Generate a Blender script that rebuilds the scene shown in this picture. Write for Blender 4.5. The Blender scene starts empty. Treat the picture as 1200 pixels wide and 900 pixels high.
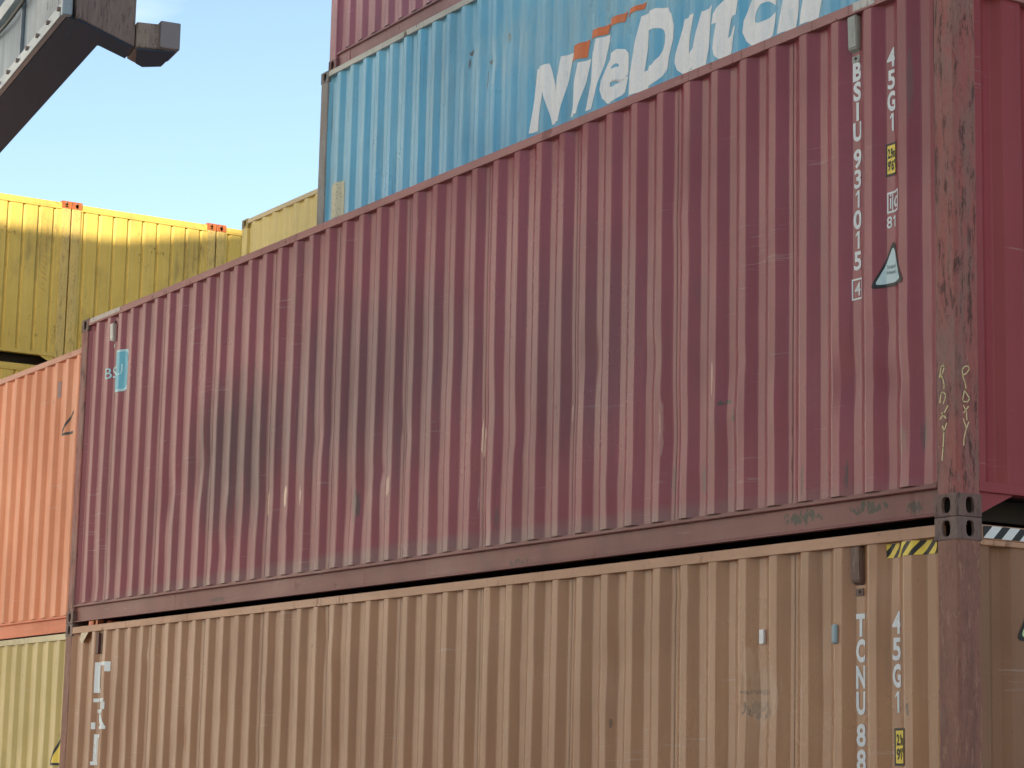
import bpy, bmesh, math, random
from mathutils import Vector, Matrix, noise

random.seed(7)
S = bpy.context.scene
COL = S.collection

# ------------------------------------------------------------------ camera
cam_d = bpy.data.cameras.new('camera'); cam = bpy.data.objects.new('camera', cam_d); COL.objects.link(cam)
Rv = Vector((0.52482216, 0.85092469, 0.02211029)); Uv = Vector((0.1309819, -0.1063965, 0.98565893)); Fv = Vector((-0.84107398, 0.5143996, 0.16729498))
m = Matrix((Rv, Uv, -Fv)).transposed().to_4x4()
m.translation = Vector((8.7182, -7.9512, -1.3533))
cam.matrix_world = m
cam_d.sensor_width = 36; cam_d.lens = 82.26; cam_d.clip_start = 0.1; cam_d.clip_end = 5000
S.camera = cam

# ------------------------------------------------------------------ light
SUN_EL, SUN_AZ = math.radians(15.0), math.radians(-45.0)      # azimuth from +x towards +y
sd = Vector((math.cos(SUN_EL) * math.cos(SUN_AZ), math.cos(SUN_EL) * math.sin(SUN_AZ), math.sin(SUN_EL)))
w = bpy.data.worlds.new('World'); S.world = w; w.use_nodes = True
nt = w.node_tree; nt.nodes.clear()
sky = nt.nodes.new('ShaderNodeTexSky'); sky.sky_type = 'NISHITA'; sky.sun_disc = False
sky.sun_elevation = SUN_EL; sky.sun_rotation = math.atan2(sd.x, sd.y)
sky.air_density = 1.0; sky.dust_density = 1.0; sky.ozone_density = 1.0
bg = nt.nodes.new('ShaderNodeBackground'); bg.inputs['Strength'].default_value = 0.13
wo = nt.nodes.new('ShaderNodeOutputWorld')
# thin high cloud, mixed into the sky all the way round
tc = nt.nodes.new('ShaderNodeTexCoord'); mp = nt.nodes.new('ShaderNodeMapping'); mp.inputs['Scale'].default_value = (1.5, 1.5, 6.0)
nz = nt.nodes.new('ShaderNodeTexNoise'); nz.inputs['Scale'].default_value = 2.3; nz.inputs['Detail'].default_value = 5; nz.inputs['Roughness'].default_value = 0.55
mr = nt.nodes.new('ShaderNodeMapRange'); mp.inputs['Location'].default_value = (1.27, 0.354, -0.02); mr.inputs['From Min'].default_value = 0.53; mr.inputs['From Max'].default_value = 0.72; mr.inputs['To Max'].default_value = 0.6
mx = nt.nodes.new('ShaderNodeMixRGB'); mx.inputs['Color2'].default_value = (6.0, 6.4, 6.8, 1)
nt.links.new(tc.outputs['Generated'], mp.inputs['Vector']); nt.links.new(mp.outputs['Vector'], nz.inputs['Vector'])
nt.links.new(nz.outputs['Fac'], mr.inputs['Value']); nt.links.new(mr.outputs['Result'], mx.inputs['Fac'])
nt.links.new(sky.outputs['Color'], mx.inputs['Color1']); nt.links.new(mx.outputs['Color'], bg.inputs['Color'])
nt.links.new(bg.outputs['Background'], wo.inputs['Surface'])

sl = bpy.data.lights.new('sun', 'SUN'); sl.energy = 5.0; sl.angle = math.radians(0.25); sl.color = (1.0, 0.87, 0.64)
so = bpy.data.objects.new('sun', sl); COL.objects.link(so); so.rotation_euler = sd.to_track_quat('Z', 'Y').to_euler()

S.view_settings.view_transform = 'Standard'; S.view_settings.look = 'None'; S.view_settings.gamma = 1
S.view_settings.exposure = 0.84; S.view_settings.use_curve_mapping = False

# ------------------------------------------------------------------ helpers
def link(o, parent=None):
    COL.objects.link(o)
    if parent is not None: o.parent = parent
    return o

def meshobj(name, verts, faces, mat, parent=None, smooth=False):
    me = bpy.data.meshes.new(name); me.from_pydata([tuple(v) for v in verts], [], faces)
    me.materials.append(mat)
    me.validate(); me.update()
    if smooth:
        for p_ in me.polygons: p_.use_smooth = True
    return link(bpy.data.objects.new(name, me), parent)

def bmobj(name, bm, mat, parent=None):
    bmesh.ops.recalc_face_normals(bm, faces=bm.faces)
    me = bpy.data.meshes.new(name); bm.to_mesh(me); bm.free(); me.materials.append(mat)
    return link(bpy.data.objects.new(name, me), parent)

def add_box(bm, x0, x1, y0, y1, z0, z1, bev=0.0):
    vs = [bm.verts.new((x, y, z)) for z in (z0, z1) for y in (y0, y1) for x in (x0, x1)]
    fs = [(0, 2, 3, 1), (4, 5, 7, 6), (0, 1, 5, 4), (2, 6, 7, 3), (0, 4, 6, 2), (1, 3, 7, 5)]
    f = [bm.faces.new([vs[i] for i in q]) for q in fs]
    if bev:
        es = list({e for q in f for e in q.edges})
        bmesh.ops.bevel(bm, geom=es, offset=bev, segments=2, affect='EDGES', profile=0.5)

def box(name, dims, mat, parent=None, bev=0.0):
    bm = bmesh.new(); add_box(bm, *dims, bev=bev); return bmobj(name, bm, mat, parent)

def prism(name, poly, z0, z1, mat, parent=None, bev=0.0, axis='z'):
    """closed polygon extruded; axis z: poly is (x,y); axis x: poly is (y,z)"""
    bm = bmesh.new(); n = len(poly)
    def P(a, b, c): return (a, b, c) if axis == 'z' else (c, a, b)
    lo = [bm.verts.new(P(a, b, z0)) for a, b in poly]; hi = [bm.verts.new(P(a, b, z1)) for a, b in poly]
    bm.faces.new(lo[::-1]); bm.faces.new(hi)
    for i in range(n): bm.faces.new((lo[i], lo[(i + 1) % n], hi[(i + 1) % n], hi[i]))
    if bev: bmesh.ops.bevel(bm, geom=list(bm.edges), offset=bev, segments=2, affect='EDGES', profile=0.5)
    return bmobj(name, bm, mat, parent)

# ------------------------------------------------------------------ materials
class NT:
    def __init__(s, name):
        s.m = bpy.data.materials.new(name); s.m.use_nodes = True; s.t = s.m.node_tree; s.t.nodes.clear()
        s.out = s.t.nodes.new('ShaderNodeOutputMaterial'); s.b = s.t.nodes.new('ShaderNodeBsdfPrincipled')
        s.t.links.new(s.b.outputs[0], s.out.inputs['Surface'])
        s.tc = s.t.nodes.new('ShaderNodeTexCoord')
    def n(s, kind, **kw):
        o = s.t.nodes.new(kind)
        for k, v in kw.items(): setattr(o, k, v)
        return o
    def l(s, a, b): s.t.links.new(a, b)
    def noise(s, scale3, sc=1.0, detail=4, rough=0.55, off=0.0, dist=0.0):
        mp_ = s.n('ShaderNodeMapping'); mp_.inputs['Scale'].default_value = scale3; mp_.inputs['Location'].default_value = (off, off * .7, off * 1.3)
        s.l(s.tc.outputs['Object'], mp_.inputs['Vector'])
        z = s.n('ShaderNodeTexNoise'); z.inputs['Scale'].default_value = sc; z.inputs['Detail'].default_value = detail
        z.inputs['Roughness'].default_value = rough; z.inputs['Distortion'].default_value = dist
        s.l(mp_.outputs['Vector'], z.inputs['Vector']); return z.outputs['Fac']
    def rng(s, v, a, b, c=0.0, d=1.0):
        r = s.n('ShaderNodeMapRange'); r.inputs['From Min'].default_value = a; r.inputs['From Max'].default_value = b
        r.inputs['To Min'].default_value = c; r.inputs['To Max'].default_value = d; s.l(v, r.inputs['Value']); return r.outputs['Result']
    def mul(s, a, b, op='MULTIPLY', clamp=False):
        o = s.n('ShaderNodeMath', operation=op); o.use_clamp = clamp
        for i, v in enumerate((a, b)):
            if isinstance(v, (int, float)): o.inputs[i].default_value = v
            else: s.l(v, o.inputs[i])
        return o.outputs[0]
    def mix(s, f, c1, c2, blend='MIX'):
        o = s.n('ShaderNodeMixRGB', blend_type=blend)
        for k, v in (('Fac', f), ('Color1', c1), ('Color2', c2)):
            if isinstance(v, (int, float)): o.inputs[k].default_value = v
            elif isinstance(v, tuple): o.inputs[k].default_value = (*v, 1) if len(v) == 3 else v
            else: s.l(v, o.inputs[k])
        return o.outputs['Color']
    def blob(s, x, z, rx, rz, soft=1.0):
        """soft elliptical mask in the x-z plane of the object, its outline broken up by noise"""
        sx = s.sepxyz()
        a = s.mul(s.mul(sx[0], -x, 'ADD'), 1.0 / rx); b = s.mul(s.mul(sx[2], -z, 'ADD'), 1.0 / rz)
        d = s.mul(s.mul(a, a), s.mul(b, b), 'ADD')
        return s.rng(d, 1.0, 1.0 - soft if soft < 1 else 0.0, 0, 1)
    def sepxyz(s):
        if not hasattr(s, '_sx'):
            q = s.n('ShaderNodeSeparateXYZ'); s.l(s.tc.outputs['Object'], q.inputs[0]); s._sx = q.outputs
        return s._sx

def lin(r, g, b):
    return tuple(((c / 255) / 12.92 if c <= 10 else (((c / 255) + .055) / 1.055) ** 2.4) for c in (r, g, b))

RUST = (0.085, 0.034, 0.018)
def paint(name, base, fade=None, seed=0.0, streak=0.35, rust=0.3, dirt=0.35, dirtcol=(0.07, 0.055, 0.045), scratch=0.3,
          rough=0.30, spec=0.5, rustlo=.63, scuff=.28, spots=(), bump=0.10, axis='z', chalky=(0.5, 0.45, 0.42)):
    """weathered sheet-metal paint: faded patches, runs, grime, scratches and rust, all fixed to the object"""
    g = NT(name); base = tuple(base)
    if fade is None: fade = tuple(min(1, c * 1.35 + .02) for c in base)
    sv = {'z': (9, 9, .35), 'x': (.35, 9, 9)}[axis]
    big = g.noise((.8, .8, .8), 1.0, 5, .6, seed)
    run = g.noise(sv, 1.0, 6, .62, seed + 3)
    run2 = g.noise(tuple(v * 3.4 for v in sv), 1.0, 4, .6, seed + 9)
    fine = g.noise((70, 70, 70), 1.0, 3, .7, seed + 5)
    c = g.mix(g.rng(run, .38, .72, 0, streak), base, fade)
    dk = tuple(v * .72 for v in base)
    c = g.mix(g.rng(big, .42, .7, 0, .55), c, dk)
    c = g.mix(g.rng(run2, .45, .75, 0, streak * .6), c, dk)
    # grime
    dm = g.mul(g.rng(g.noise((1.3, 1.3, .8), 1.0, 7, .7, seed + 12), .5, .78), g.rng(run, .3, .6))
    c = g.mix(g.mul(dm, dirt), c, dirtcol)
    c = g.mix(g.rng(fine, .35, .75, 0, .14), c, dk)
    # scratches down to chalky primer
    s1 = g.noise((26, 26, 1.6) if axis == 'z' else (1.6, 26, 26), 1.0, 5, .75, seed + 21, .4)
    sp = g.noise((1.1, 1.1, 1.6), 1.0, 3, .5, seed + 33)
    sm = g.mul(g.rng(s1, .66, .70), g.rng(sp, .50, .62))
    c = g.mix(g.mul(sm, scratch), c, chalky)
    # sideways scuffs along the ribs that stand proud
    h1 = g.noise((2.2, 2.2, 60), 1.0, 4, .7, seed + 71, .3); h2 = g.noise((1.6, 1.6, 3.2), 1.0, 3, .5, seed + 75)
    c = g.mix(g.mul(g.mul(g.rng(h1, .60, .66), g.rng(h2, .56, .66)), scuff), c, chalky)
    h3 = g.noise((48, 48, 48), 1.0, 2, .5, seed + 78)
    c = g.mix(g.mul(g.rng(h3, .70, .74), scuff), c, (.06, .035, .03))
    # rust specks with runs under them
    r1 = g.noise((7, 7, 5), 1.0, 8, .78, seed + 41)
    r2 = g.noise((.9, .9, .7), 1.0, 3, .5, seed + 47)
    rm = g.mul(g.rng(r1, rustlo, rustlo + .04), g.rng(r2, .48, .62), clamp=True)
    r3 = g.mul(g.rng(g.noise((30, 30, .8), 1.0, 3, .6, seed + 51), .62, .72), g.rng(r2, .5, .66))
    rmask = g.mul(g.mul(rm, r3, 'MAXIMUM'), rust)
    c = g.mix(rmask, c, RUST)
    for (kind, x, z, rx, rz, colr, amt) in spots:
        b_ = g.blob(x, z, rx, rz)
        nn = g.noise({'s': (40, 40, 5), 'g': (13, 13, .7), 'b': (3, 3, 2.2), 'c': (30, 30, 22), 'f': (42, 42, 3.5)}[kind], 1.0, 6, .7, seed + x)
        mk = g.rng(g.mul(g.mul(b_, nn), 1.0), {'s': .33, 'g': .20, 'b': .06, 'c': .41, 'f': .37}[kind], {'s': .40, 'g': .50, 'b': .4, 'c': .46, 'f': .47}[kind], 0, amt)
        c = g.mix(mk, c, colr)
    g.l(c, g.b.inputs['Base Color'])
    ro = g.mul(g.rng(big, .3, .7, rough - .06, rough + .12), g.mul(rmask, .5), 'ADD', clamp=True)
    g.l(ro, g.b.inputs['Roughness'])
    g.b.inputs['Specular IOR Level'].default_value = spec
    bp = g.n('ShaderNodeBump'); bp.inputs['Strength'].default_value = bump; bp.inputs['Distance'].default_value = .004
    wav = g.noise((5, 5, 1.4), 1.0, 3, .5, seed + 60)
    hh = g.mul(g.mul(wav, 1.6), g.mul(g.mul(fine, .25), g.mul(rmask, .12), 'SUBTRACT'), 'ADD')
    g.l(hh, bp.inputs['Height']); g.l(bp.outputs['Normal'], g.b.inputs['Normal'])
    return g.m

def worn(name, base, c2, c3, seed=0.0, rough=.6, amt=.75):
    """heavily rubbed post: vertical scrapes through paint to rusty steel"""
    g = NT(name)
    a = g.noise((24, 24, 4.5), 1.0, 9, .82, seed, .3); b = g.noise((8, 8, 1.8), 1.0, 8, .78, seed + 5, .2); f = g.noise((90, 90, 22), 1.0, 4, .7, seed + 8)
    c = g.mix(g.rng(b, .44, .58, 0, amt), base, c2)
    c = g.mix(g.rng(a, .53, .58, 0, amt), c, c3)
    c = g.mix(g.rng(a, .30, .42, .55, 0), c, (.30, .19, .15))
    ch = g.noise((34, 34, 7), 1.0, 6, .8, seed + 17)
    c = g.mix(g.rng(ch, .64, .67, 0, .75), c, (.36, .25, .20))
    c = g.mix(g.rng(ch, .36, .32, 0, .7), c, (.035, .025, .022))
    c = g.mix(g.rng(f, .5, .7, 0, .3), c, (.04, .025, .02))
    g.l(c, g.b.inputs['Base Color']); g.l(g.rng(a, .3, .7, rough - .1, rough + .2), g.b.inputs['Roughness'])
    bp = g.n('ShaderNodeBump'); bp.inputs['Strength'].default_value = .5; bp.inputs['Distance'].default_value = .004
    g.l(g.mul(a, g.mul(f, .4), 'ADD'), bp.inputs['Height']); g.l(bp.outputs['Normal'], g.b.inputs['Normal'])
    return g.m

def plain(name, colr, rough=.5, under=None, wear=0.0, seed=0.0, metallic=0.0, ws=(25, 25, 3)):
    g = NT(name); f = g.noise((40, 40, 40), 1.0, 3, .6, seed); c = g.mix(g.rng(f, .3, .8, 0, .22), colr, tuple(v * .6 for v in colr))
    if under is not None:
        w_ = g.noise(ws, 1.0, 7, .75, seed + 4, .3); c = g.mix(g.rng(w_, .56, .60, 0, wear), c, under)
    g.l(c, g.b.inputs['Base Color']); g.b.inputs['Roughness'].default_value = rough; g.b.inputs['Metallic'].default_value = metallic
    return g.m

# ------------------------------------------------------------------ container geometry
def make_casting_mesh(mat):
    """ISO corner fitting .178 x .162 x .118, rounded edges, an oval hole in every face; centred on its middle"""
    bm = bmesh.new(); hx, hy, hz = .089, .081, .059
    N = 20
    # frames: (origin, u axis half, v axis half, normal, hole ru, hole rv)
    fr = []
    for sx in (1, -1): fr.append((Vector((sx * hx, 0, 0)), Vector((0, sx * hy, 0)), Vector((0, 0, hz)), Vector((sx, 0, 0)), .026, .040))
    for sy in (1, -1): fr.append((Vector((0, sy * hy, 0)), Vector((-sy * hx, 0, 0)), Vector((0, 0, hz)), Vector((0, sy, 0)), .031, .040))
    for sz in (1, -1): fr.append((Vector((0, 0, sz * hz)), Vector((sz * hx, 0, 0)), Vector((0, hy, 0)), Vector((0, 0, sz)), .060, .032))
    for o, u, v, nn, ru, rv in fr:
        cor = [bm.verts.new(o + a * u + b * v) for a, b in ((-1, -1), (1, -1), (1, 1), (-1, 1))]
        un, vn = u.normalized(), v.normalized()
        # superellipse hole
        def hp(t, k=1.0, dep=0.0):
            ct, st = math.cos(t), math.sin(t); e = .75
            return o + un * (math.copysign(abs(ct) ** e, ct) * ru * k) + vn * (math.copysign(abs(st) ** e, st) * rv * k) - nn * dep
        ts = [math.radians(-135) + 2 * math.pi * i / N for i in range(N)]
        ring0 = [bm.verts.new(hp(t, 1.06)) for t in ts]; ring1 = [bm.verts.new(hp(t, 1.0, .003)) for t in ts]; ring2 = [bm.verts.new(hp(t, .98, .017)) for t in ts]
        q = N // 4
        for i in range(4):
            seg = [ring0[(i * q + j) % N] for j in range(q + 1)]
            bm.faces.new([cor[i], cor[(i + 1) % 4]] + seg[::-1])
        for r0, r1 in ((ring0, ring1), (ring1, ring2)):
            for j in range(N): bm.faces.new((r0[j], r0[(j + 1) % N], r1[(j + 1) % N], r1[j]))
    bmesh.ops.remove_doubles(bm, verts=bm.verts, dist=1e-5)
    es = [e for e in bm.edges if all(abs(abs(v.co.x) - hx) < 1e-4 and abs(abs(v.co.y) - hy) < 1e-4 and abs(abs(v.co.z) - hz) < 1e-4 for v in e.verts)]
    bmesh.ops.bevel(bm, geom=es, offset=.007, segments=3, affect='EDGES', profile=0.5)
    bmesh.ops.recalc_face_normals(bm, faces=bm.faces)
    for v in bm.verts:   # rolled, slightly battered skin
        v.co += Vector(noise.noise_vector(v.co * 17)) * .0015
    me = bpy.data.meshes.new('corner_casting'); bm.to_mesh(me); bm.free(); me.materials.append(mat)
    return me

class Panel:
    """vertical corrugated sheet in the local x-z plane. Grid of columns xs and rows zs with a depth for each."""
    def __init__(s, x0, x1, z0, z1, first, pitch, outer=.070, slope=.068, y_out=.010, depth=.036, rows=24, seed=0, dents=(), amp=.0036, bev=.006):
        s.pts = []
        inner = pitch - outer - 2 * slope
        prof = []          # (x, y) corners in one period, starting at left end of the outer flat
        prof = [(0, y_out), (outer, y_out), (outer + slope, y_out + depth), (outer + slope + inner, y_out + depth)]
        xs = []
        kmin = math.floor((x0 - first) / pitch) - 1; kmax = math.ceil((x1 - first) / pitch) + 1
        cor = [(first + k * pitch + a, b) for k in range(kmin, kmax + 1) for a, b in prof]
        def yb(x):
            for (xa, ya), (xb, yb_) in zip(cor, cor[1:]):
                if xa <= x <= xb: return ya + (yb_ - ya) * (x - xa) / max(xb - xa, 1e-9)
            return y_out
        cand = [x0, x1]
        for a, b in cor:
            for d in (-bev, bev):
                if x0 + .004 < a + d < x1 - .004: cand.append(a + d)
        s.xs = sorted(cand); s.zs = [z0 + (z1 - z0) * i / rows for i in range(rows + 1)]
        s.Y = []
        for z in s.zs:
            row = []
            for x in s.xs:
                y = yb(x)
                y += amp * noise.noise(Vector((x * 1.9 + seed * 7.1, z * .9, seed))) + amp * .8 * noise.noise(Vector((x * 7 + seed, z * 1.7, seed + 4)))
                for dx, dz, rx, rz, dp in dents:
                    r2 = ((x - dx) / rx) ** 2 + ((z - dz) / rz) ** 2
                    if r2 < 4: y += dp * math.exp(-r2 * 1.4)
                row.append(y)
            s.Y.append(row)
    def surf(s, x, z):
        import bisect
        i = min(max(bisect.bisect_right(s.xs, x) - 1, 0), len(s.xs) - 2); j = min(max(bisect.bisect_right(s.zs, z) - 1, 0), len(s.zs) - 2)
        a = (x - s.xs[i]) / (s.xs[i + 1] - s.xs[i]); b = (z - s.zs[j]) / (s.zs[j + 1] - s.zs[j])
        a = min(max(a, 0), 1); b = min(max(b, 0), 1)
        return (s.Y[j][i] * (1 - a) + s.Y[j][i + 1] * a) * (1 - b) + (s.Y[j + 1][i] * (1 - a) + s.Y[j + 1][i + 1] * a) * b
    def mesh(s, name, mat, T=lambda x, y, z: (x, y, z), thick=.0):
        nx, nz_ = len(s.xs), len(s.zs)
        vs = [T(s.xs[i], s.Y[j][i], s.zs[j]) for j in range(nz_) for i in range(nx)]
        fs = [(j * nx + i, j * nx + i + 1, (j + 1) * nx + i + 1, (j + 1) * nx + i) for j in range(nz_ - 1) for i in range(nx - 1)]
        me = bpy.data.meshes.new(name); me.from_pydata(vs, [], fs); me.materials.append(mat)
        for p_ in me.polygons: p_.use_smooth = True
        at = me.attributes.new('sharp_edge', 'BOOLEAN', 'EDGE')
        for e in me.edges:
            if abs(e.vertices[0] - e.vertices[1]) >= nx: at.data[e.index].value = True
        me.update(); return me
    def decal(s, name, polys, mat, parent, off=.0022, T=lambda x, y, z: (x, y, z)):
        """flat print laid on the sheet: polys are lists of (x,z); cut at every fold and row so that it follows the metal"""
        bm = bmesh.new()
        for poly in polys:
            f = bm.faces.new([bm.verts.new((x, 0, z)) for x, z in poly])
        bmesh.ops.triangulate(bm, faces=bm.faces)
        xa = min(v.co.x for v in bm.verts); xb = max(v.co.x for v in bm.verts); za = min(v.co.z for v in bm.verts); zb = max(v.co.z for v in bm.verts)
        for x in s.xs:
            if xa < x < xb: bmesh.ops.bisect_plane(bm, geom=list(bm.verts) + list(bm.edges) + list(bm.faces), plane_co=(x, 0, 0), plane_no=(1, 0, 0), dist=1e-5)
        for z in s.zs:
            if za < z < zb: bmesh.ops.bisect_plane(bm, geom=list(bm.verts) + list(bm.edges) + list(bm.faces), plane_co=(0, 0, z), plane_no=(0, 0, 1), dist=1e-5)
        bmesh.ops.triangulate(bm, faces=bm.faces)
        for v in bm.verts:
            x, z = v.co.x, v.co.z
            v.co = Vector(T(x, s.surf(x, z) - off, z))
        me = bpy.data.meshes.new(name); bm.to_mesh(me); bm.free(); me.materials.append(mat)
        return link(bpy.data.objects.new(name, me), parent)

def text_polys(s, height, bold=0.0, shear=0.0, sx=1.0, capw=None):
    """outline text as 2D triangles, cap height = height; returns (polys, width)"""
    cu = bpy.data.curves.new('t', 'FONT'); cu.body = s; cu.size = 1.0; cu.fill_mode = 'FRONT'; cu.offset = bold; cu.shear = shear; cu.resolution_u = 4
    o = bpy.data.objects.new('t', cu); COL.objects.link(o)
    dg = bpy.context.evaluated_depsgraph_get(); me = bpy.data.meshes.new_from_object(o.evaluated_get(dg))
    k = height / .69
    P = [[(me.vertices[i].co.x * k * sx, me.vertices[i].co.y * k) for i in p_.vertices] for p_ in me.polygons]
    bpy.data.objects.remove(o); bpy.data.meshes.remove(me)
    xs = [q[0] for p_ in P for q in p_]
    x0 = min(xs); P = [[(a - x0, b) for a, b in p_] for p_ in P]
    return P, max(xs) - x0

def shift(P, x, z): return [[(a + x, b + z) for a, b in p_] for p_ in P]
def rect(x0, x1, z0, z1): return [(x0, z0), (x1, z0), (x1, z1), (x0, z1)]
def frame(x0, x1, z0, z1, t): return [rect(x0, x1, z0, z0 + t), rect(x0, x1, z1 - t, z1), rect(x0, x0 + t, z0 + t, z1 - t), rect(x1 - t, x1, z0 + t, z1 - t)]
def stroke(pts, t):
    out = []
    for (a, b), (c, d) in zip(pts, pts[1:]):
        dx, dz = c - a, d - b; L_ = math.hypot(dx, dz) or 1; nx, nz_ = -dz / L_ * t / 2, dx / L_ * t / 2; ex, ez = dx / L_ * t * .3, dz / L_ * t * .3
        out.append([(a - ex + nx, b - ez + nz_), (a - ex - nx, b - ez - nz_), (c + ex - nx, d + ez - nz_), (c + ex + nx, d + ez + nz_)])
    return out

CAST_CACHE = {}
def container(name, loc, label, L=12.192, H=2.896, W=2.438, mats=None, first=-.72, pitch=.278, group=None, seed=0, rows=24, dents=(),
              end_first=.085, end_pitch=.28, end_dents=(), end_slope=.055, end_outer=.12, rail_drop=.012, rot=0.0):
    """local frame: x from -L (far) to 0 (near end), y from 0 (front side) to W, z from 0 to H"""
    M = mats
    root = bpy.data.objects.new(name, None); link(root); root.location = loc; root.rotation_euler = (0, 0, rot)
    root['label'] = label; root['category'] = 'shipping container'
    if group: root['group'] = group
    root.empty_display_size = .5
    # castings
    if M['cast'].name not in CAST_CACHE: CAST_CACHE[M['cast'].name] = make_casting_mesh(M['cast'])
    for x in (-.089, -L + .089):
        for y in (.081, W - .081):
            for z in (.059, H - .059):
                c = link(bpy.data.objects.new('corner_casting', CAST_CACHE[M['cast'].name]), root); c.location = (x, y, z)
    # posts
    def post(sx, sy):
        # profile for near-front corner, mirrored
        r = .016; arc = [(-.004 - r + r * math.cos(a), .004 + r - r * math.sin(a)) for a in (math.radians(t) for t in (0, 22, 45, 67, 90))]
        pr = [(-.060, .150), (-.006, .150)] + [(-.004, .140)] + arc + [(-.145, .004), (-.158, .009), (-.163, .030), (-.163, .055), (-.110, .060), (-.060, .100)]
        # order: go along end face down to the corner then along the side
        P = [((x if sx > 0 else -L - x), (y if sy > 0 else W - y)) for x, y in pr]
        prism('corner_post', P, .116, H - .116, M['post'], root)
    for sx in (1, -1):
        for sy in (1, -1): post(sx, sy)
    # side rails
    xa, xb = -L + .165, -.165
    for sy in (1, -1):
        Y = (lambda y: y) if sy > 0 else (lambda y: W - y)
        zt = H - rail_drop
        prism('top_side_rail', [(Y(.003), zt - .058), (Y(.003), zt - .004), (Y(.007), zt), (Y(.060), zt), (Y(.060), zt - .060), (Y(.006), zt - .060)], xa - .012, xb + .012, M['rail'], root, axis='x')
        # channel rail with a drip lip under the panel
        pr = [(.060, .184), (.030, .184), (.030, .176), (.010, .172), (.008, .166), (.008, .158), (.012, .153), (.034, .150), (.036, .032), (.030, .022), (.014, .020), (.012, .014), (.062, .014)]
        prism('bottom_side_rail', [(Y(a), b) for a, b in pr], xa, xb, M['brail'], root, axis='x')
    # side panels
    pan = Panel(xa - .004, xb + .004, .183, H - .068, first, pitch, seed=seed, rows=rows, dents=dents)
    me = pan.mesh('side_panel', M['panel']); link(bpy.data.objects.new('side_panel', me), root)
    back = Panel(xa - .004, xb + .004, .183, H - .068, first, pitch, seed=seed + 2, rows=3, amp=0)
    me = back.mesh('side_panel', M['panel'], T=lambda x, y, z: (x, W - y, z)); link(bpy.data.objects.new('side_panel', me), root)
    # end panels (near end gets corrugation as well); local coordinate u runs along y
    ep = Panel(.148, W - .148, .19, H - .125, end_first, end_pitch, outer=end_outer, slope=end_slope, y_out=.020, depth=min(.045, end_slope * 1.6), bev=min(.006, end_slope * .2), seed=seed + 5, rows=rows // 2, dents=end_dents)
    Tn = lambda u, d, z: (-d, u, z)
    me = ep.mesh('end_panel', M['panel_end'], T=Tn); link(bpy.data.objects.new('end_panel', me), root)
    me = ep.mesh('end_panel', M['panel_end'], T=lambda u, d, z: (-L + d, u, z)); link(bpy.data.objects.new('end_panel', me), root)
    for s_ in (0, 1):
        X = (lambda x: x) if s_ == 0 else (lambda x: -L - x)
        a, b = sorted((X(-.060), X(-.012)))
        box('top_end_rail', (a, b, .160, W - .160, H - .104, H - .030), M['rail'], root, .004)
        a, b = sorted((X(-.075), X(-.004)))
        box('end_header', (a, b, .152, W - .152, H - .134, H - .106), M['rail'], root, .004)
        a, b = sorted((X(-.105), X(-.004)))
        box('bottom_end_sill', (a, b, .150, W - .150, .134, .188), M['sill'], root, .004)
        for g0, g1 in ((.160, .400), (W - .160, W - .400)):
            q = [(X(-.020), g0, .020), (X(-.020), g0, .136), (X(-.020), g1, .136)]
            vs = q + [(x + (-.010 if s_ == 0 else .010), y, z) for x, y, z in q]
            meshobj('gusset', vs, [(0, 1, 2), (5, 4, 3), (0, 3, 4, 1), (1, 4, 5, 2), (2, 5, 3, 0)], M['sill'], root)
    box('roof_panel', (-L + .06, -.06, .062, W - .062, H - .030, H - .024), M['panel'], root)
    box('floor', (-L + .11, -.11, .062, W - .062, .155, .182), M['under'], root)
    n = int(L / .6)
    cm = None
    for i in range(n):
        x = -L + .35 + i * (L - .7) / (n - 1)
        if cm is None:
            cm = box('cross_member', (-.022, .022, .064, W - .064, .036, .150), M['under'], root); cm.location.x = x
        else:
            o = link(cm.copy(), root); o.location.x = x
    return root, pan, ep, Tn

def matset(tag, base, endbase=None, seed=0, rail=None, brail=None, post=None, cast=None, fade=None, rust=.3, dirt=.35, spots=(), streak=.35, scratch=.3, rough=.30, brspots=(), cheap=False):
    mats = {}
    mats['panel'] = paint(tag + '_panel_paint', base, fade, seed, streak, rust, dirt, scratch=scratch, spots=spots, rough=rough)
    mats['panel_end'] = paint(tag + '_end_paint', endbase, None, seed + 70, streak, rust, dirt, scratch=scratch, rough=.5) if endbase else mats['panel']
    mats['rail'] = paint(tag + '_rail_paint', rail or base, None, seed + 20, .5, min(1, rust * 2.5), dirt, scratch=.9, axis='x', chalky=(.45, .33, .28), rough=.5, rustlo=.585)
    mats['brail'] = paint(tag + '_bottom_rail_paint', brail or base, None, seed + 30, .5, min(1, rust * 2.4), min(1, dirt * 1.6), scratch=.6, axis='x', rough=.5, spots=brspots, rustlo=.59)
    mats['sill'] = mats['brail'] if not endbase else paint(tag + '_sill_paint', endbase, None, seed + 31, .3, rust, dirt, scratch=.3, rough=.5)
    mats['post'] = post or paint(tag + '_post_paint', base, None, seed + 40, .5, rust * 2, dirt * 1.4, scratch=.8)
    mats['cast'] = cast or worn(tag + '_casting_steel', tuple(v * .7 for v in base), (.10, .065, .05), (.05, .03, .024), seed)
    mats['under'] = UNDER
    return mats

UNDER = plain('dark_underside_coating', (.035, .03, .028), .8)
WHITE = plain('white_lettering', (.78, .80, .80), .5)
BLACK = plain('black_print', (.012, .012, .013), .5)
YELLOW = plain('yellow_plate', (.90, .66, .08), .45)
CHALK = plain('yellow_chalk', (.80, .66, .36), .9)

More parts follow.
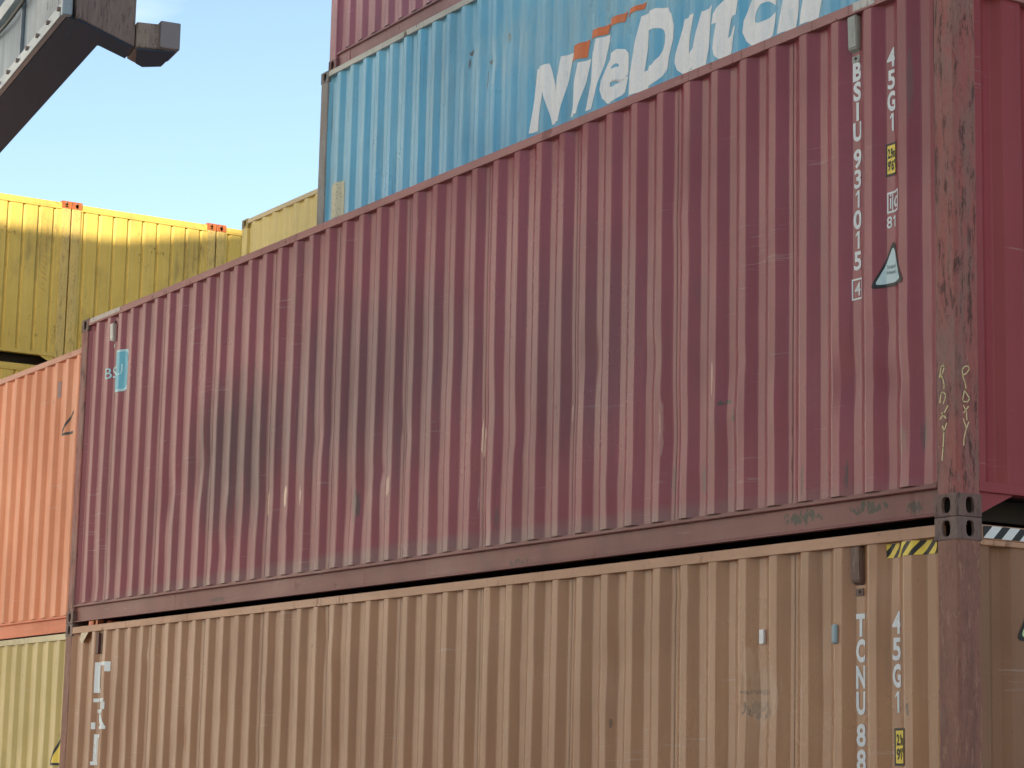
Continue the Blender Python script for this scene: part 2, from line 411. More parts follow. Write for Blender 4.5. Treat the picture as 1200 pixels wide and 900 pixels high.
# ================================================================== RED (upper front) container
red_spots = [
 ('g', -6.4, 1.5, 2.6, 1.1, (.075, .026, .036), .55), ('g', -8.6, 1.25, 1.5, 1.0, (.070, .022, .028), .75), ('g', -3.6, 1.4, 1.6, 1.1, (.08, .026, .036), .4),
 ('b', -6, .16, 7, .16, (.20, .15, .13), .5),
 ('s', -8.02, .78, .06, .20, (.75, .47, .28), .95), ('s', -7.64, .80, .06, .16, (.75, .5, .35), .9), ('s', -7.4, .78, .06, .14, (.75, .52, .4), .8),
 ('f', -6.5, .62, .10, .24, (.065, .035, .030), .8), ('s', -5.98, .72, .05, .13, (.55, .32, .25), .8), ('s', -4.72, .92, .05, .22, (.70, .45, .33), .7),
 ('s', -3.62, .95, .02, .12, (.6, .36, .3), .6), ('s', -2.6, .75, .04, .3, (.5, .28, .24), .5), ('s', -2.08, 1.0, .015, .2, (.6, .34, .3), .7),
 ('c', -1.98, .82, .12, .035, (.06, .04, .03), .95), ('c', -1.90, .72, .04, .12, (.06, .04, .03), .95), ('f', -2.5, .42, .05, .2, (.09, .04, .04), .7), ('f', -2.2, .40, .04, .2, (.09, .05, .05), .7), ('f', -4.5, .35, .10, .16, (.08, .05, .05), .6),
 ('f', -.3, .45, .05, .20, (.07, .045, .038), .8), ('f', -.45, .42, .08, .2, (.22, .13, .09), .6), ('f', -.36, 2.3, .05, .4, (.14, .08, .07), .6), ('f', -.9, .3, .03, .18, (.07, .04, .035), .8), ('f', -1.25, .3, .02, .18, (.05, .03, .025), .8)]
red_m = matset('mauve_red', (.262, .034, .054), (.290, .034, .044), seed=1, rail=(.38, .15, .14), brail=(.22, .070, .060), spots=red_spots,  # end colour is redder to stand in for warm bounce light on it
   post=worn('scraped_red_post', (.34, .095, .080), (.25, .125, .105), (.075, .030, .026), 3.0, amt=.9),
   cast=worn('rusty_casting', (.16, .085, .070), (.18, .11, .09), (.07, .042, .035), 8.0, amt=.9), rust=.35, dirt=.5, streak=.35, scratch=.35,
   brspots=[('c', -1.28, .095, .34, .085, (.02, .028, .018), .95), ('c', -.72, .105, .34, .07, (.022, .03, .02), .95), ('c', -.36, .07, .14, .08, (.03, .035, .025), .8), ('c', -4.2, .05, .3, .05, (.05, .035, .03), .6), ('c', -8.9, .06, .4, .04, (.05, .035, .03), .6)])
random.seed(21)
red_dents = [(random.uniform(-11.6, -.4), random.uniform(.25, 1.3), random.uniform(.06, .2), random.uniform(.06, .25), random.choice((-.007, .009, .014))) for _ in range(46)] + [(-8.2, .8, .5, .3, .012), (-6.5, .7, .25, .3, .018), (-4.6, .9, .3, .5, .012), (-3.6, 1.1, .16, .3, .010), (-2.5, .7, .3, .3, .012), (-1.95, .75, .16, .12, -.010),
  (-.35, .5, .12, .25, .014), (-2.4, 2.0, .3, .15, -.008), (-5.2, 1.6, .5, .3, .008), (-11.6, .5, .2, .3, .01)]
red, rp, rep, rT = container('cargo_container', (0, 0, 0), 'dark red cargo container stacked on the brown one, second tier at the front', mats=red_m, seed=1, rows=28, dents=red_dents)

def weld_seams(pan, mat, parent, first, n, z0=.19, z1=2.81, step=4, pitch=.278):
    for k in range(n):
        xm = first - .104 - pitch * (step * k + 2)
        pan.decal('weld_seam', [rect(xm, xm + .007, z0, z1)], mat, parent, off=.0035)
weld_seams(rp, paint('weld_paint', (.20, .03, .045), None, 140, .6, .8, .6, scratch=.6, rustlo=.58), red, -.72, 10)

def column_text(pan, s, xc, ztops, h, mat, parent, name='letter', bold=.028, wmax=.075, T=None):
    for ch, zt in zip(s, ztops):
        P, w_ = text_polys(ch, h, bold * (1.5 if ch in 'BSUTCNG' else .6 if mat is WHITE and name == 'digit' else 1))
        if ch == '1':       # stem with a small flag
            P = [rect(.016, .031, 0, h), [(.016, h), (.016, h * .82), (0, h * .70), (0, h * .80)]]; w_ = .034
        k = min(1.0, wmax / w_) if ch not in '1I' else 1.0
        P = [[(a * k, b) for a, b in p_] for p_ in P]
        if T: pan.decal(name, shift(P, xc - w_ * k / 2, zt - h), mat, parent, T=T)
        else: pan.decal(name, shift(P, xc - w_ * k / 2, zt - h), mat, parent)

# serial number column
tops = [2.555, 2.442, 2.329, 2.216]; tops += [2.065, 1.951, 1.838, 1.725, 1.611, 1.498]
column_text(rp, 'BSIU931015', -.812, tops, .096, WHITE, red)
rp.decal('check_digit_box', frame(-.860, -.768, 1.236, 1.352, .009), WHITE, red)
column_text(rp, '4', -.814, [1.332], .074, WHITE, red, name='digit', wmax=.055, bold=.004)
column_text(rp, '45G1', -.532, [2.563, 2.443, 2.322, 2.205], .098, WHITE, red, wmax=.07)

def height_plate(pan, x0, x1, z0, z1, parent, worn_=False):
    pl = pan.decal('height_plate', [rect(x0 - .012, x1 + .010, z0 - .012, z1 + .012)], BLACK, parent, off=.003)
    pan.decal('plate_face', [rect(x0, x1, z0, z1)], YELLOW, parent, off=.0045)
    h = (z1 - z0)
    for s_, zf in (('2.9m', .56), ("9'6\"", .12)):
        P, w_ = text_polys(s_, h * .32, .03); k = (x1 - x0) * .86 / w_
        P = [[(a * k, b) for a, b in p_] for p_ in P]
        pan.decal('plate_text', shift(P, x0 + (x1 - x0) * .08, z0 + h * zf), BLACK, parent, off=.006)
height_plate(rp, -.568, -.498, 1.875, 2.03, red)
# railway mark
rp.decal('code_frame', frame(-.572, -.455, 1.660, 1.775, .011) + [rect(-.532, -.524, 1.668, 1.768)], WHITE, red)
for ch, x, wd in (('i', -.550, .012), ('c', -.518, .05)):
    P, w_ = text_polys(ch, .085, .012); k = wd / w_; rp.decal('letter', shift([[(a * k, b) for a, b in q] for q in P], x, 1.685), WHITE, red)
for ch, x in (('8', -.574), ('1', -.524)):
    P, w_ = text_polys(ch, .062, .014)
    if ch == '1': P, w_ = [rect(.012, .022, 0, .062), [(.012, .062), (.012, .05), (0, .042), (0, .05)]], .022
    k = (.042 if ch == '8' else .022) / w_; rp.decal('letter', shift([[(a * k, b) for a, b in q] for q in P], x, 1.580), WHITE, red)

def rtri(pts, r, n=5):
    out = []
    for i, p_ in enumerate(pts):
        a = Vector(pts[i - 1]); b = Vector(p_); c = Vector(pts[(i + 1) % len(pts)])
        da = (a - b).normalized(); dc = (c - b).normalized()
        for j in range(n + 1):
            t = j / n; q = (b + da * r) * (1 - t) ** 2 + b * 2 * t * (1 - t) + (b + dc * r) * t * t
            out.append((q.x, q.y))
    return out
PALE = plain('pale_blue_sticker', (.52, .68, .70), .35)
rp.decal('triangle_sticker', [rtri([(-.668, 1.262), (-.405, 1.262), (-.522, 1.512)], .03)], BLACK, red, off=.003)
rp.decal('sticker_face', [rtri([(-.640, 1.280), (-.430, 1.280), (-.523, 1.478)], .025)], PALE, red, off=.0045)
GREYP = plain('grey_print', (.22, .30, .32), .5)
for s_, z in (('Super', 1.36), ('Heavy', 1.33)):
    P, w_ = text_polys(s_, .020, .01); k = .085 / w_; rp.decal('sticker_text', shift([[(a * k, b) for a, b in q] for q in P], -.572, z), GREYP, red, off=.006)
# far end company plate
CYAN = plain('cyan_sticker', (.10, .46, .62), .4); PCY = plain('pale_cyan_print', (.42, .72, .82), .4)
def rrect(x0, x1, z0, z1, r, n=4):
    return rtri([(x0, z0), (x1, z0), (x1, z1), (x0, z1)], r, n)
rp.decal('company_sticker', [rrect(-11.375, -11.055, 2.085, 2.475, .09)], PCY, red, off=.003)
rp.decal('sticker_face', [rrect(-11.350, -11.085, 2.11, 2.455, .08)], CYAN, red, off=.0045)
P, w_ = text_polys('BSIU', .10, .0); k = .36 / w_
rp.decal('sticker_text', shift([[(a * k, b) for a, b in q] for q in P], -11.53, 2.24), PCY, red, off=.006)

# chalk marks on the corner post: side face and end face
def flat_decal(name, polys, mat, parent, T):
    vs, fs = [], []
    for p_ in polys:
        fs.append(tuple(range(len(vs), len(vs) + len(p_)))); vs += [T(a, b) for a, b in p_]
    return meshobj(name, vs, fs, mat, parent)
side_st = [[(-.128, .715), (-.118, .765), (-.102, .778), (-.094, .762), (-.108, .730), (-.118, .722), (-.106, .708), (-.095, .672), (-.098, .655)],
 [(-.128, .585), (-.118, .632), (-.100, .636), (-.085, .618), (-.093, .594), (-.104, .578)], [(-.070, .562), (-.100, .525), (-.128, .500)], [(-.115, .530), (-.085, .500)],
 [(-.110, .462), (-.099, .438)], [(-.080, .474), (-.099, .436), (-.108, .352), (-.116, .290)]]
end_st = [[(.042, .712), (.040, .742), (.056, .760), (.082, .765), (.088, .750), (.070, .728), (.042, .712), (.058, .678), (.064, .648)],
 [(.040, .580), (.054, .638), (.088, .598), (.072, .580), (.036, .580), (.040, .582)], [(.080, .558), (.046, .522)], [(.046, .560), (.066, .528), (.068, .488)],
 [(.044, .492), (.062, .450)], [(.080, .478), (.061, .438), (.046, .388), (.046, .358)]]
for st in side_st: flat_decal('chalk_mark', stroke(st, .0085), CHALK, red, lambda a, b: (a, .0025, b))
for st in end_st: flat_decal('chalk_mark', stroke(st, .0065), CHALK, red, lambda a, b: (-.0025, a, b))

def vent(parent, x, z, mat, dark, y=.012, s=1.0):
    """hooded air vent: back plate, hood with open sloping bottom, lug with bolts"""
    h, wd = .185 * s, .075
    bm = bmesh.new()
    vs = [(x, y - .030, z), (x + wd, y - .030, z), (x + wd, y - .036, z + h), (x, y - .036, z + h), (x, y + .03, z - .035), (x + wd, y + .03, z - .035), (x + wd, y + .03, z + h), (x, y + .03, z + h)]
    V = [bm.verts.new(v) for v in vs]
    for q in ((0, 1, 2, 3), (1, 5, 6, 2), (4, 0, 3, 7), (3, 2, 6, 7), (0, 4, 5, 1), (4, 7, 6, 5)): bm.faces.new([V[i] for i in q])
    bmesh.ops.bevel(bm, geom=list(bm.edges), offset=.006, segments=2, affect='EDGES')
    o = bmobj('air_vent', bm, mat, parent)
    b2 = bmesh.new(); add_box(b2, x + .006, x + wd - .006, y - .004, y + .03, z - .075, z - .036, .003); bmobj('vent_lug', b2, mat, o)
    b3 = bmesh.new(); add_box(b3, x + .030, x + .046, y - .010, y, z - .060, z - .046, .002); bmobj('bolt', b3, dark, o)
    b4 = bmesh.new(); add_box(b4, x + .012, x + wd - .012, y - .012, y + .02, z + h - .002, z + h + .025, .002); bmobj('vent_bracket', b4, dark, o)
    return o
VENTW = plain('grey_vent_plastic', (.36, .37, .33), .55, under=(.12, .12, .10), wear=.5); DARKM = plain('dark_fixing', (.05, .05, .045), .6)
vent(red, -.860, 2.635, VENTW, DARKM, y=.044)
vent(red, -11.49, 2.60, plain('white_vent_plastic', (.62, .62, .56), .5), DARKM, y=.044, s=.85)
# silver tape on the top rail
TAPE = plain('silver_tape', (.50, .48, .45), .35, under=(.16, .12, .11), wear=.6)
box('rail_tape', (-.80, -.62, .0005, .0028, 2.835, 2.884), TAPE, red)
box('rail_tape', (-11.98, -11.25, .0005, .0028, 2.842, 2.884), plain('bleached_tape', (.62, .55, .50), .7, under=(.25, .15, .13), wear=.9, ws=(18, 18, 18)), red)

# ================================================================== BROWN (ground) container
br_spots = [('c', -1.66, 2.896 - .93, .34, .12, (.06, .03, .018), .95), ('c', -1.66, 2.896 - .84, .30, .035, (.05, .025, .015), .95), ('s', -1.62, 2.896 - .86, .3, .3, (.42, .26, .17), .6), ('s', -1.72, 2.896 - .68, .14, .16, (.5, .32, .2), .5),
 ('c', -.40, 1.95, .03, .10, (.06, .035, .025), .8), ('c', -3.1, 1.9, .03, .06, (.10, .06, .04), .7)]
br_m = matset('tan_brown', (.38, .175, .085), (.27, .13, .068), seed=11, rail=(.50, .27, .16), brail=(.3, .17, .11), spots=br_spots,
   post=worn('scraped_brown_post', (.27, .115, .080), (.18, .075, .055), (.38, .21, .14), 23.0),
   cast=worn('rusty_brown_casting', (.17, .105, .09), (.19, .12, .10), (.09, .06, .05), 28.0), rust=.25, dirt=.3, streak=.45, scratch=.3, fade=(.45, .245, .115))
brown, bp_, bep, bT = container('cargo_container', (0, 0, -2.896), 'tan brown cargo container at the foot of the front stack', mats=br_m, first=-.70, rail_drop=.034, seed=3, rows=28,
   dents=[(random.uniform(-11.6, -.4), random.uniform(1.3, 2.7), random.uniform(.06, .2), random.uniform(.06, .25), random.choice((-.006, .008, .012))) for _ in range(26)] + [(-1.66, 2.0, .22, .22, .014), (-3.3, 1.7, .2, .4, .01), (-7, 1.8, .6, .4, .006), (-10.3, 2.55, .08, .06, -.012)], end_first=.10)
weld_seams(bp_, paint('weld_paint', (.28, .13, .07), None, 150, .6, .8, .6, scratch=.6, rustlo=.58), brown, -.70, 10)
Z = 2.896
btop = [Z - .452, Z - .598, Z - .742, Z - .886]
column_text(bp_, 'TCNU', -.798, [2.443, 2.309, 2.172, 2.038], .108, WHITE, brown)
column_text(bp_, '888431', -.798, [1.872, 1.740, 1.605, 1.470, 1.336, 1.200], .108, WHITE, brown)
column_text(bp_, '45G1', -.512, [2.443, 2.309, 2.172, 2.038], .108, WHITE, brown, wmax=.07)
height_plate(bp_, -.525, -.435, 1.675, 1.840, brown)
def hazard(pan, x0, x1, z0, z1, c1, parent, n, T=None, lean=None):
    kw = {'T': T} if T else {}
    st = pan.decal('hazard_stripe', [rect(x0, x1, z0, z1)], BLACK, parent, off=.003, **kw)
    wd = (x1 - x0) / n; ln = lean if lean is not None else (z1 - z0)
    ps = []
    for i in range(-1, n + 1):
        a = x0 + i * wd
        q = [(a, z0), (a + wd * .55, z0), (a + wd * .55 + ln, z1), (a + ln, z1)]
        # clip to the strip
        def clip(poly, xk, sgn):
            o = []
            for (p1, p2) in zip(poly, poly[1:] + poly[:1]):
                i1, i2 = sgn * (p1[0] - xk) >= 0, sgn * (p2[0] - xk) >= 0
                if i1: o.append(p1)
                if i1 != i2:
                    t = (xk - p1[0]) / (p2[0] - p1[0]); o.append((xk, p1[1] + t * (p2[1] - p1[1])))
            return o
        q = clip(clip(q, x0 + .002, 1), x1 - .002, -1) if q else q
        if len(q) > 2: ps.append(q)
    pan.decal('stripe_band', ps, c1, parent, off=.0045, **kw)
hazard(bp_, -.585, -.185, Z - .172, Z - .100, YELLOW, brown, 5)
WST = plain('white_stripe', (.75, .78, .78), .4)
class Flat:
    xs = []; zs = []
    def __init__(s, d): s.d = d
    def surf(s, x, z): return s.d
Flat.decal = Panel.decal
hazard(Flat(.012), .175, 2.26, Z - .098, Z - .036, WST, brown, 17, T=lambda u, d, z: (-d, u, z))
# green warning sticker on the end wall
GRN = plain('pale_green_sticker', (.55, .70, .38), .4)
bep.decal('warning_sticker', [rtri([(.395, Z - .60), (.78, Z - .60), (.59, Z - .26)], .05)], BLACK, brown, off=.003, T=bT)
bep.decal('sticker_face', [rtri([(.425, Z - .582), (.75, Z - .582), (.59, Z - .30)], .04)], GRN, brown, off=.0045, T=bT)
# small tags riveted to the sheet
def tagplate(pan, x0, x1, z0, z1, mat, parent, bev=.003, y=None):
    yy = (pan.surf((x0 + x1) / 2, z0) if y is None else y)
    return box('tag_plate', (x0, x1, yy - .016, yy + .010, z0, z1), mat, parent, bev)
tagplate(bp_, -1.652, -1.612, Z - .575, Z - .495, plain('white_tag', (.8, .8, .8), .4), brown)
tagplate(bp_, -.985, -.945, Z - .600, Z - .497, plain('blue_grey_tag', (.25, .36, .40), .4), brown, .010)
VENTB = plain('rusty_vent', (.17, .10, .075), .7, under=(.30, .22, .17), wear=.7)
vent(brown, -.842, Z - .28, VENTB, DARKM, y=.044)
# torn paper label and a hanging strip at the far corner, broken white letters below
FLAP = plain('torn_label', (.72, .60, .42), .8)
meshobj('torn_label', [(-11.80, .008, Z - .09), (-11.62, .008, Z - .09), (-11.70, -.02, Z - .20), (-11.78, -.012, Z - .16)], [(0, 1, 2, 3)], FLAP, brown)
box('vent_slot', (-11.42, -11.36, .004, .03, Z - .30, Z - .11), plain('dark_red_plate', (.10, .035, .03), .6), brown, .003)
# stencil letters, partly peeled
STEN = plain('peeling_white_letter', (.82, .88, .88), .6, under=(.34, .2, .13), wear=.35, seed=2, ws=(12, 12, 9))
def stencil(polys, x, zt, wd, h):
    bp_.decal('stencil_letter', [[(x + a * wd, zt - (1 - b) * h) for a, b in q] for q in polys], STEN, brown)
sC = [rect(0, .95, .88, 1), rect(0, .24, .14, .88), rect(.76, .95, .68, .88), rect(0, .50, 0, .14)]
sR = [rect(0, .90, .88, 1), rect(.70, .95, .64, .88), rect(.20, .82, .53, .64), [(.48, .53), (.72, .53), (1.0, .10), (.76, .10)], rect(.55, 1.02, 0, .10), rect(-.04, .12, 0, .22)]
sI = [rect(.1, .80, .88, 1), rect(.1, .40, .12, .88), rect(0, .75, 0, .12)]
sX, sw, sh = -11.45, .34, .275
stencil(sC, sX, Z - .375, sw, sh); stencil(sR, sX, Z - .70, sw * .85, sh); stencil(sI, sX, Z - 1.02, sw * .8, sh); stencil(sC, sX - .06, Z - 1.34, sw * 1.15, sh); stencil(sR, sX, Z - 1.66, sw, sh)

# ================================================================== BLUE, third tier, second row
bl_spots = [('c', -9.2, 2.35, .07, .06, (.10, .06, .04), .95), ('f', -9.22, 2.22, .02, .2, (.10, .06, .04), .9), ('c', -8.85, 2.18, .08, .04, (.12, .08, .05), .9), ('f', -8.9, 2.0, .02, .2, (.12, .08, .05), .8), ('c', -8.5, 2.3, .1, .1, (.2, .16, .12), .8), ('f', -11.62, 2.3, .05, .5, (.14, .13, .10), .8), ('f', -11.30, 2.2, .04, .5, (.16, .14, .11), .8),
  ('f', -11.75, 1.4, .25, .5, (.35, .36, .28), .8), ('f', -7, 2.2, 5, .8, (.42, .55, .54), .25), ('b', -7.5, .5, 5, .7, (.30, .42, .46), .25)]
bl_m = matset('weathered_blue', (.12, .45, .68), (.12, .29, .36), seed=31, rail=(.45, .46, .42), fade=(.32, .60, .70), spots=bl_spots,
   post=worn('grey_blue_post', (.25, .26, .26), (.20, .17, .15), (.32, .31, .29), 33.0), cast=worn('grey_casting', (.16, .17, .17), (.13, .11, .1), (.07, .06, .055), 35.0), rust=.6, dirt=.35, streak=.7, scratch=.5)
blue, blp, blep, _ = container('cargo_container', (0, 2.445, 2.896), 'light blue cargo container with big white lettering, above and behind the red one', mats=bl_m, seed=6, rows=24,
   dents=[(-9.2, 2.35, .12, .1, .02), (-8.8, 2.15, .15, .1, .02), (-8.45, 2.3, .12, .1, .02), (-5, 1.6, .5, .5, .01)])
LOGO = plain('worn_white_logo', (.90, .92, .90), .5, under=(.30, .48, .54), wear=.2, seed=5, ws=(16, 16, 1.5))
ORNG = plain('worn_orange_logo', (.72, .18, .05), .5, under=(.5, .32, .22), wear=.5, seed=6, ws=(16, 16, 2.5))
LG = [('e', -7.02, .41), ('D', -6.60, .66), ('u', -5.93, .50), ('t', -5.44, .34), ('c', -5.07, .46), ('h', -4.62, .54)]
zb = 1.345
for ch, x, wd in LG:
    P, w_ = text_polys(ch, .56, .036 if ch == 'e' else .057, .27)
    k = wd / w_
    blp.decal('logo_letter', shift([[(a * k, b) for a, b in q] for q in P], x, zb), LOGO, blue, off=.003)
for pl in ([[(-8.13, 1.335), (-7.97, 1.335), (-7.90, 1.62), (-7.86, 1.90), (-8.04, 1.90)], [(-7.90, 1.62), (-7.80, 1.335), (-7.68, 1.335), (-7.86, 1.90)], [(-7.82, 1.335), (-7.67, 1.335), (-7.46, 1.90), (-7.63, 1.90)]],
           [[(-7.49, 1.335), (-7.35, 1.335), (-7.18, 1.775), (-7.34, 1.775)]], [[(-7.26, 1.335), (-7.11, 1.335), (-6.89, 1.915), (-7.07, 1.915)]]):
    if len(pl) == 3: pl = [[(-8.13, 1.335), (-7.97, 1.335), (-7.90, 1.66), (-7.78, 1.335), (-7.64, 1.335), (-7.45, 1.90), (-7.61, 1.90), (-7.705, 1.60), (-7.83, 1.90), (-8.04, 1.90)]]
    blp.decal('logo_letter', pl, LOGO, blue, off=.003)
blp.decal('logo_swoosh', [[(-7.47, 1.82), (-7.24, 1.80), (-7.20, 1.95), (-7.43, 1.94)], [(-7.18, 1.93), (-6.93, 1.93), (-6.90, 2.01), (-7.13, 2.00)], [(-6.91, 1.965), (-6.68, 1.97), (-6.64, 2.045), (-6.87, 2.03)], [(-6.64, 1.99), (-6.40, 2.0), (-6.37, 2.05), (-6.60, 2.035)]], ORNG, blue, off=.004)
CREAM = plain('faded_data_plate', (.62, .60, .42), .6, under=(.22, .25, .2), wear=.8, ws=(30, 30, 40))
blp.decal('data_plate', [rect(-11.93, -11.66, 1.30, 1.66)], CREAM, blue, off=.003)

# ================================================================== MAUVE top container, fourth tier
ma_m = matset('mauve', (.32, .10, .15), seed=41, rail=(.25, .11, .12), brail=(.28, .14, .15), fade=(.36, .17, .21), dirt=.5, rust=.3, scratch=.5)
mauve, mp_, mep, _ = container('cargo_container', (.07, 2.49, 5.792), 'faded mauve cargo container on top of the blue one, at the upper photo edge', mats=ma_m, seed=8, rows=12)
box('rail_joint', (-11.80, -11.775, .028, .040, .03, .150), ma_m['post'], mauve)
# second row, second tier: stands behind the front red container and carries the blue one
dk_m = matset('dull_maroon', (.10, .04, .04), seed=51)
container('cargo_container', (0, 2.445, 0), 'dull maroon cargo container directly behind the front red one, under the blue one', mats=dk_m, seed=9, rows=3)

# ================================================================== next bay: orange over olive, beige at the back
or_m = matset('salmon_orange', (.76, .225, .082), seed=61, rail=(.6, .28, .19), brail=(.66, .19, .085), fade=(.76, .40, .22), dirt=.2, rust=.25, scratch=.3, streak=.5)
orange, op_, oep, _ = container('cargo_container', (-12.65, .50, 0), 'salmon orange cargo container at the left edge, level with the dark red one', mats=or_m, first=-.97, pitch=.305, seed=12, rows=10)
op_.decal('stencil_letter', [rect(-1.49, -1.45, 2.45, 2.62), rect(-1.66, -1.62, 2.40, 2.60), rect(-1.62, -1.55, 2.40, 2.43), rect(-1.66, -1.62, 2.15, 2.32)], plain('faint_grey_print', (.42, .30, .28), .6), orange)
op_.decal('triangle_mark', stroke([(-1.08, 2.26), (-1.30, 2.04), (-1.02, 2.05)], .028), BLACK, orange)
ol_m = matset('olive_yellow', (.54, .41, .13), seed=71, rail=(.6, .52, .32), fade=(.57, .48, .22), dirt=.25, rust=.25, scratch=.3)
olive, olp, oe, _ = container('cargo_container', (-12.65, .45, -2.896), 'olive yellow cargo container under the orange one, lower left corner', mats=ol_m, first=-.97, pitch=.302, seed=13, rows=10)
olp.decal('warning_triangle', [rtri([(-1.00, Z - 1.30), (-.60, Z - 1.30), (-.78, Z - .98)], .02)], BLACK, olive, off=.003)
olp.decal('triangle_face', [rtri([(-.95, Z - 1.275), (-.65, Z - 1.275), (-.78, Z - 1.04)], .02)], YELLOW, olive, off=.0045)
olp.decal('seam_mark', stroke([(-1.02, Z - .30), (-1.04, Z - .65), (-1.02, Z - 1.1), (-1.05, Z - 1.45)], .018), plain('dark_run', (.12, .09, .05), .8), olive)
be_m = matset('beige_yellow', (.68, .56, .21), seed=81, rail=(.62, .52, .32), fade=(.74, .62, .28), dirt=.25, rust=.3)
beige, _, _, _ = container('cargo_container', (-12.52, 4.55, 2.894), 'pale beige cargo container seen between the yellow ends and the blue one', L=6.058, mats=be_m, first=-.93, pitch=.303, seed=14, rows=8,)
container('cargo_container', (-12.52, 4.55, -.002), 'pale beige cargo container under the beige one, behind the red container', L=6.058, mats=be_m, first=-.93, pitch=.303, seed=15, rows=3)

# ================================================================== yellow container ends beyond
ye = paint('yellow_paint', (.66, .47, .11), (.70, .54, .16), 91, .7, 1.0, .9, scratch=.8, rough=.55, rustlo=.585, spec=.3)
RU = worn('rusty_orange_casting', (.50, .13, .035), (.30, .08, .03), (.08, .05, .04), 5.0, amt=.6)
ye_post = worn('yellow_rusty_post', (.64, .46, .13), (.48, .38, .16), (.22, .13, .06), 9.0, amt=.5)
ye_m = {'panel': ye, 'panel_end': ye, 'rail': ye, 'brail': ye, 'sill': ye, 'post': ye_post, 'cast': RU, 'under': UNDER}
yl = {(0, 7.35 - 2.591): 'yellow cargo container end at the left edge, top tier, sunlit along its upper edge',
      (1, 7.35 - 2.591): 'yellow cargo container end in the middle of the top tier, between two rusty corner joints',
      (2, 7.35 - 2.591): 'narrow visible sliver of a yellow cargo container end beside the beige one',
      (0, 7.35 - 5.182): 'yellow cargo container end in the tier below, just above the orange container',
      (1, 7.35 - 5.182): 'yellow cargo container in the lower tier, second from the left edge',
      (2, 7.35 - 5.182): 'yellow cargo container in the lower tier, behind the beige stack'}
for (i, z), lb in yl.items():
    r_, _, e_, T_ = container('cargo_container', (-25.0, 2.17 + i * 2.447, z), lb, L=6.058, H=2.591, mats=ye_m, first=-.7, pitch=.278, seed=16 + i + z, rows=8,
       end_first=.245, end_pitch=.2445, end_slope=.018, end_outer=.19, group='yellow container ends beyond the orange one')
    if z > 4:
        if i == 0:
            random.seed(4)
            e_.decal('faded_print', [q for k in range(14) for q in stroke([(2.02 + random.uniform(-.02, .02), 2.28 - k * .085), (2.07 + random.uniform(-.02, .03), 2.24 - k * .085)], .022)], plain('faded_red_print', (.55, .34, .08), .7), r_, T=T_)

# ================================================================== spreader of the lifting machine (upper left)
SC = Vector((-7.0674, -1.9389, 3.9342)); sdv = Vector((-.99117888, .13253086, 0)); sw_ = Vector((.13253086, .99117888, 0))
spr = bpy.data.objects.new('lifting_spreader', None); link(spr)
spr.matrix_world = Matrix(((sdv.x, sw_.x, 0, SC.x), (sdv.y, sw_.y, 0, SC.y), (0, 0, 1, SC.z), (0, 0, 0, 1)))
spr['label'] = 'blue grey steel lifting spreader with a rusty corner arm hanging at the upper left'; spr['category'] = 'crane spreader'
SB = paint('spreader_blue_grey', (.20, .27, .33), (.42, .50, .54), 101, .9, .9, 1.0, dirtcol=(.06, .055, .055), scratch=.9, rough=.5, rustlo=.58)
SE = paint('spreader_lip_paint', (.32, .40, .44), (.42, .48, .51), 105, .5, .2, .3, scratch=.8, axis='x')
SR = worn('spreader_rusty_arm', (.36, .28, .23), (.28, .22, .19), (.18, .13, .11), 12.0, amt=.9)
SG = plain('spreader_grey_head', (.27, .245, .25), .55, under=(.22, .17, .14), wear=.5, ws=(9, 9, 9)); SU = plain('spreader_dark_underside', (.022, .062, .115), .6, under=(.07, .085, .10), wear=.3)
ba = 11.6
box('side_plate', (-.50, -.051, -.365, -.335, .012, .70), SB, spr, .004)
box('main_beam', (-.05, ba, -.365, -.03, .012, .70), SB, spr, .006)
prism('bottom_plate', [(-.535, -.362), (-.50, -.29), (-.27, -.030), (-.02, -.004), (ba, -.004), (ba, -.362)], -.006, .010, SU, spr)
box('lower_flange', (-.54, ba, -.40, -.366, -.008, .105), SE, spr, .006)
box('lower_lip', (-.54, ba, -.415, -.401, -.010, .030), SE, spr, .003)
box('upper_flange', (-.54, ba, -.42, -.366, .60, .72), SE, spr, .006)
for i in range(5): box('stiffener', (.9 + i * 2.3, .94 + i * 2.3, -.392, -.366, .106, .598), SB, spr, .004)
box('end_plate', (-.60, -.541, -.41, -.335, -.01, .9), SE, spr, .012)
prism('corner_arm', [(-.56, -.30), (-.07, .255), (.22, .275), (.0, .0), (-.1, -.28)], .0, 1.1, SR, spr, .010)
prism('arm_underside', [(-.53, -.28), (-.08, .235), (.21, .258), (.0, .012), (-.1, -.26)], -.012, .001, SU, spr)
hd = prism('twistlock_head', [(-.075, .262), (-.12, .57), (.29, .57), (.38, .43), (.30, .345), (.25, .280)], .0, .195, SR, spr, .012)
prism('head_underside', [(-.06, .275), (-.10, .555), (.28, .555), (.36, .43), (.29, .36)], -.012, .002, SU, hd)
box('head_cap', (-.128, .20, .43, .585, .006, .215), SG, spr, .010)
bolt0 = box('bolt', (-.50, -.47, -.425, -.398, .045, .075), SR, spr, .004)
for i in range(1, 16):
    o = link(bolt0.copy(), spr); o.location = (i * .34, 0, .0)
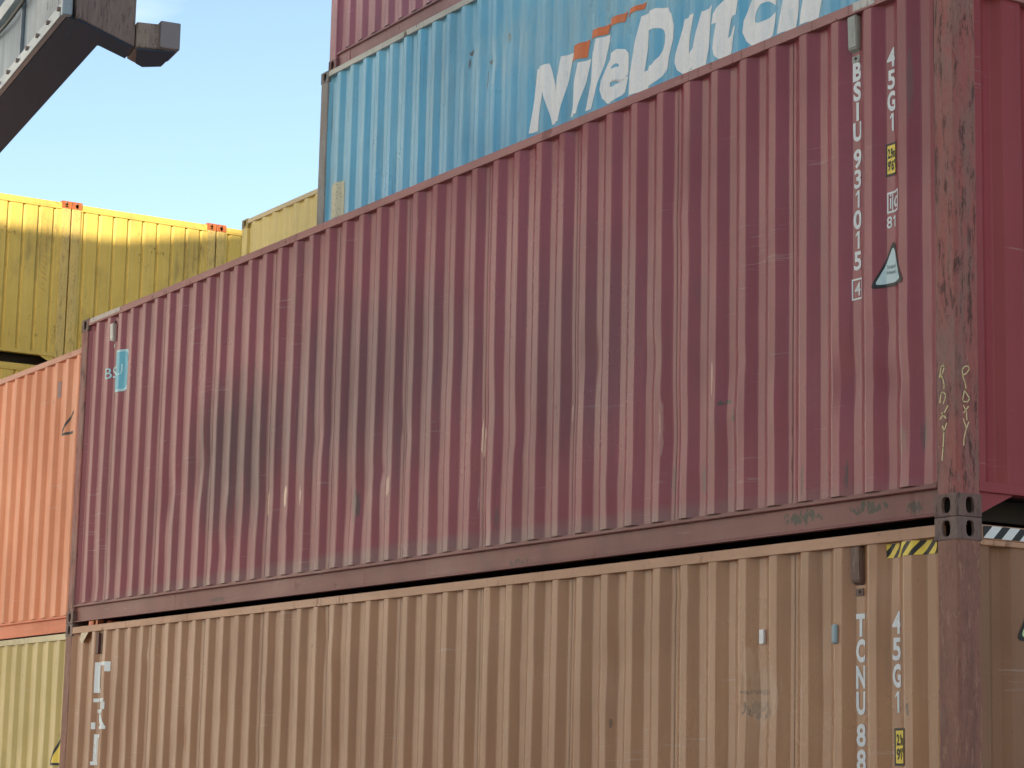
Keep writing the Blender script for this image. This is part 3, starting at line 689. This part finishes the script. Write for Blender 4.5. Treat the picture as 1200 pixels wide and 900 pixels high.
def hose(name, pts, rad, mat):
    cu = bpy.data.curves.new(name, 'CURVE'); cu.dimensions = '3D'; cu.bevel_depth = rad; cu.bevel_resolution = 3; cu.resolution_u = 6
    sp = cu.splines.new('BEZIER'); sp.bezier_points.add(len(pts) - 1)
    for b_, p_ in zip(sp.bezier_points, pts): b_.co = p_; b_.handle_left_type = b_.handle_right_type = 'AUTO'
    o = bpy.data.objects.new(name, cu); COL.objects.link(o)
    me = bpy.data.meshes.new_from_object(o.evaluated_get(bpy.context.evaluated_depsgraph_get())); bpy.data.objects.remove(o)
    me.materials.clear(); me.materials.append(mat); return link(bpy.data.objects.new(name, me), spr)
hose('hydraulic_hose', [(.2, -.392, .56), (1.2, -.41, .50), (2.4, -.392, .57), (3.6, -.41, .50), (5.0, -.392, .56)], .014, DARKM)
box('lifting_boom', (5.2, 6.4, -.9, .5, .73, 9.0), SB, spr, .02)

# ================================================================== ground, and unseen blocks added for the light
def ground_mat():
    g = NT('concrete_yard'); a = g.noise((.15, .15, .15), 1, 6, .6); f = g.noise((25, 25, 25), 1, 5, .7)
    c = g.mix(a, (.30, .28, .25), (.40, .37, .33)); c = g.mix(g.rng(f, .4, .7, 0, .4), c, (.22, .21, .19))
    g.l(c, g.b.inputs['Base Color']); g.b.inputs['Roughness'].default_value = .9; return g.m
gr = meshobj('ground', [(-2500, -2500, -2.91), (2500, -2500, -2.91), (2500, 2500, -2.91), (-2500, 2500, -2.91)], [(0, 1, 2, 3)], ground_mat()); gr['kind'] = 'structure'
WM = paint('sun_blocker_grey', (.22, .22, .21), None, 120, .3, .2, .3)
# unseen block added to stop the sun; its top edge throws the yard into shade up to the last half metre of the yellow stack
RUN = 45.0; X0 = -25.0 + RUN * math.cos(SUN_AZ); zr = 6.86 + math.tan(SUN_EL) * RUN
ys = 5.4 + RUN * math.sin(SUN_AZ)
poly = [(ys - 6, -2.91), (ys + 4, -2.91), (ys + 4, zr + .8), (ys, zr), (ys - 6, zr)]
blocker = prism('sun_blocker', poly, X0, 34.0, WM, axis='x'); blocker['label'] = 'added unseen grey block behind the camera that shades the yard'; blocker['category'] = 'light blocker'
# unseen white block added to bounce sunlight onto the ribs from the left
bouncer = prism('bounce_block', [(-45, -2), (-24.5, -2), (-24.5, -30), (-45, -30)], -2.91, 17.0, plain('bounce_white', (.76, .77, .80), .6)); bouncer['label'] = 'added unseen white block that bounces sunlight onto the front stack'; bouncer['category'] = 'light blocker'
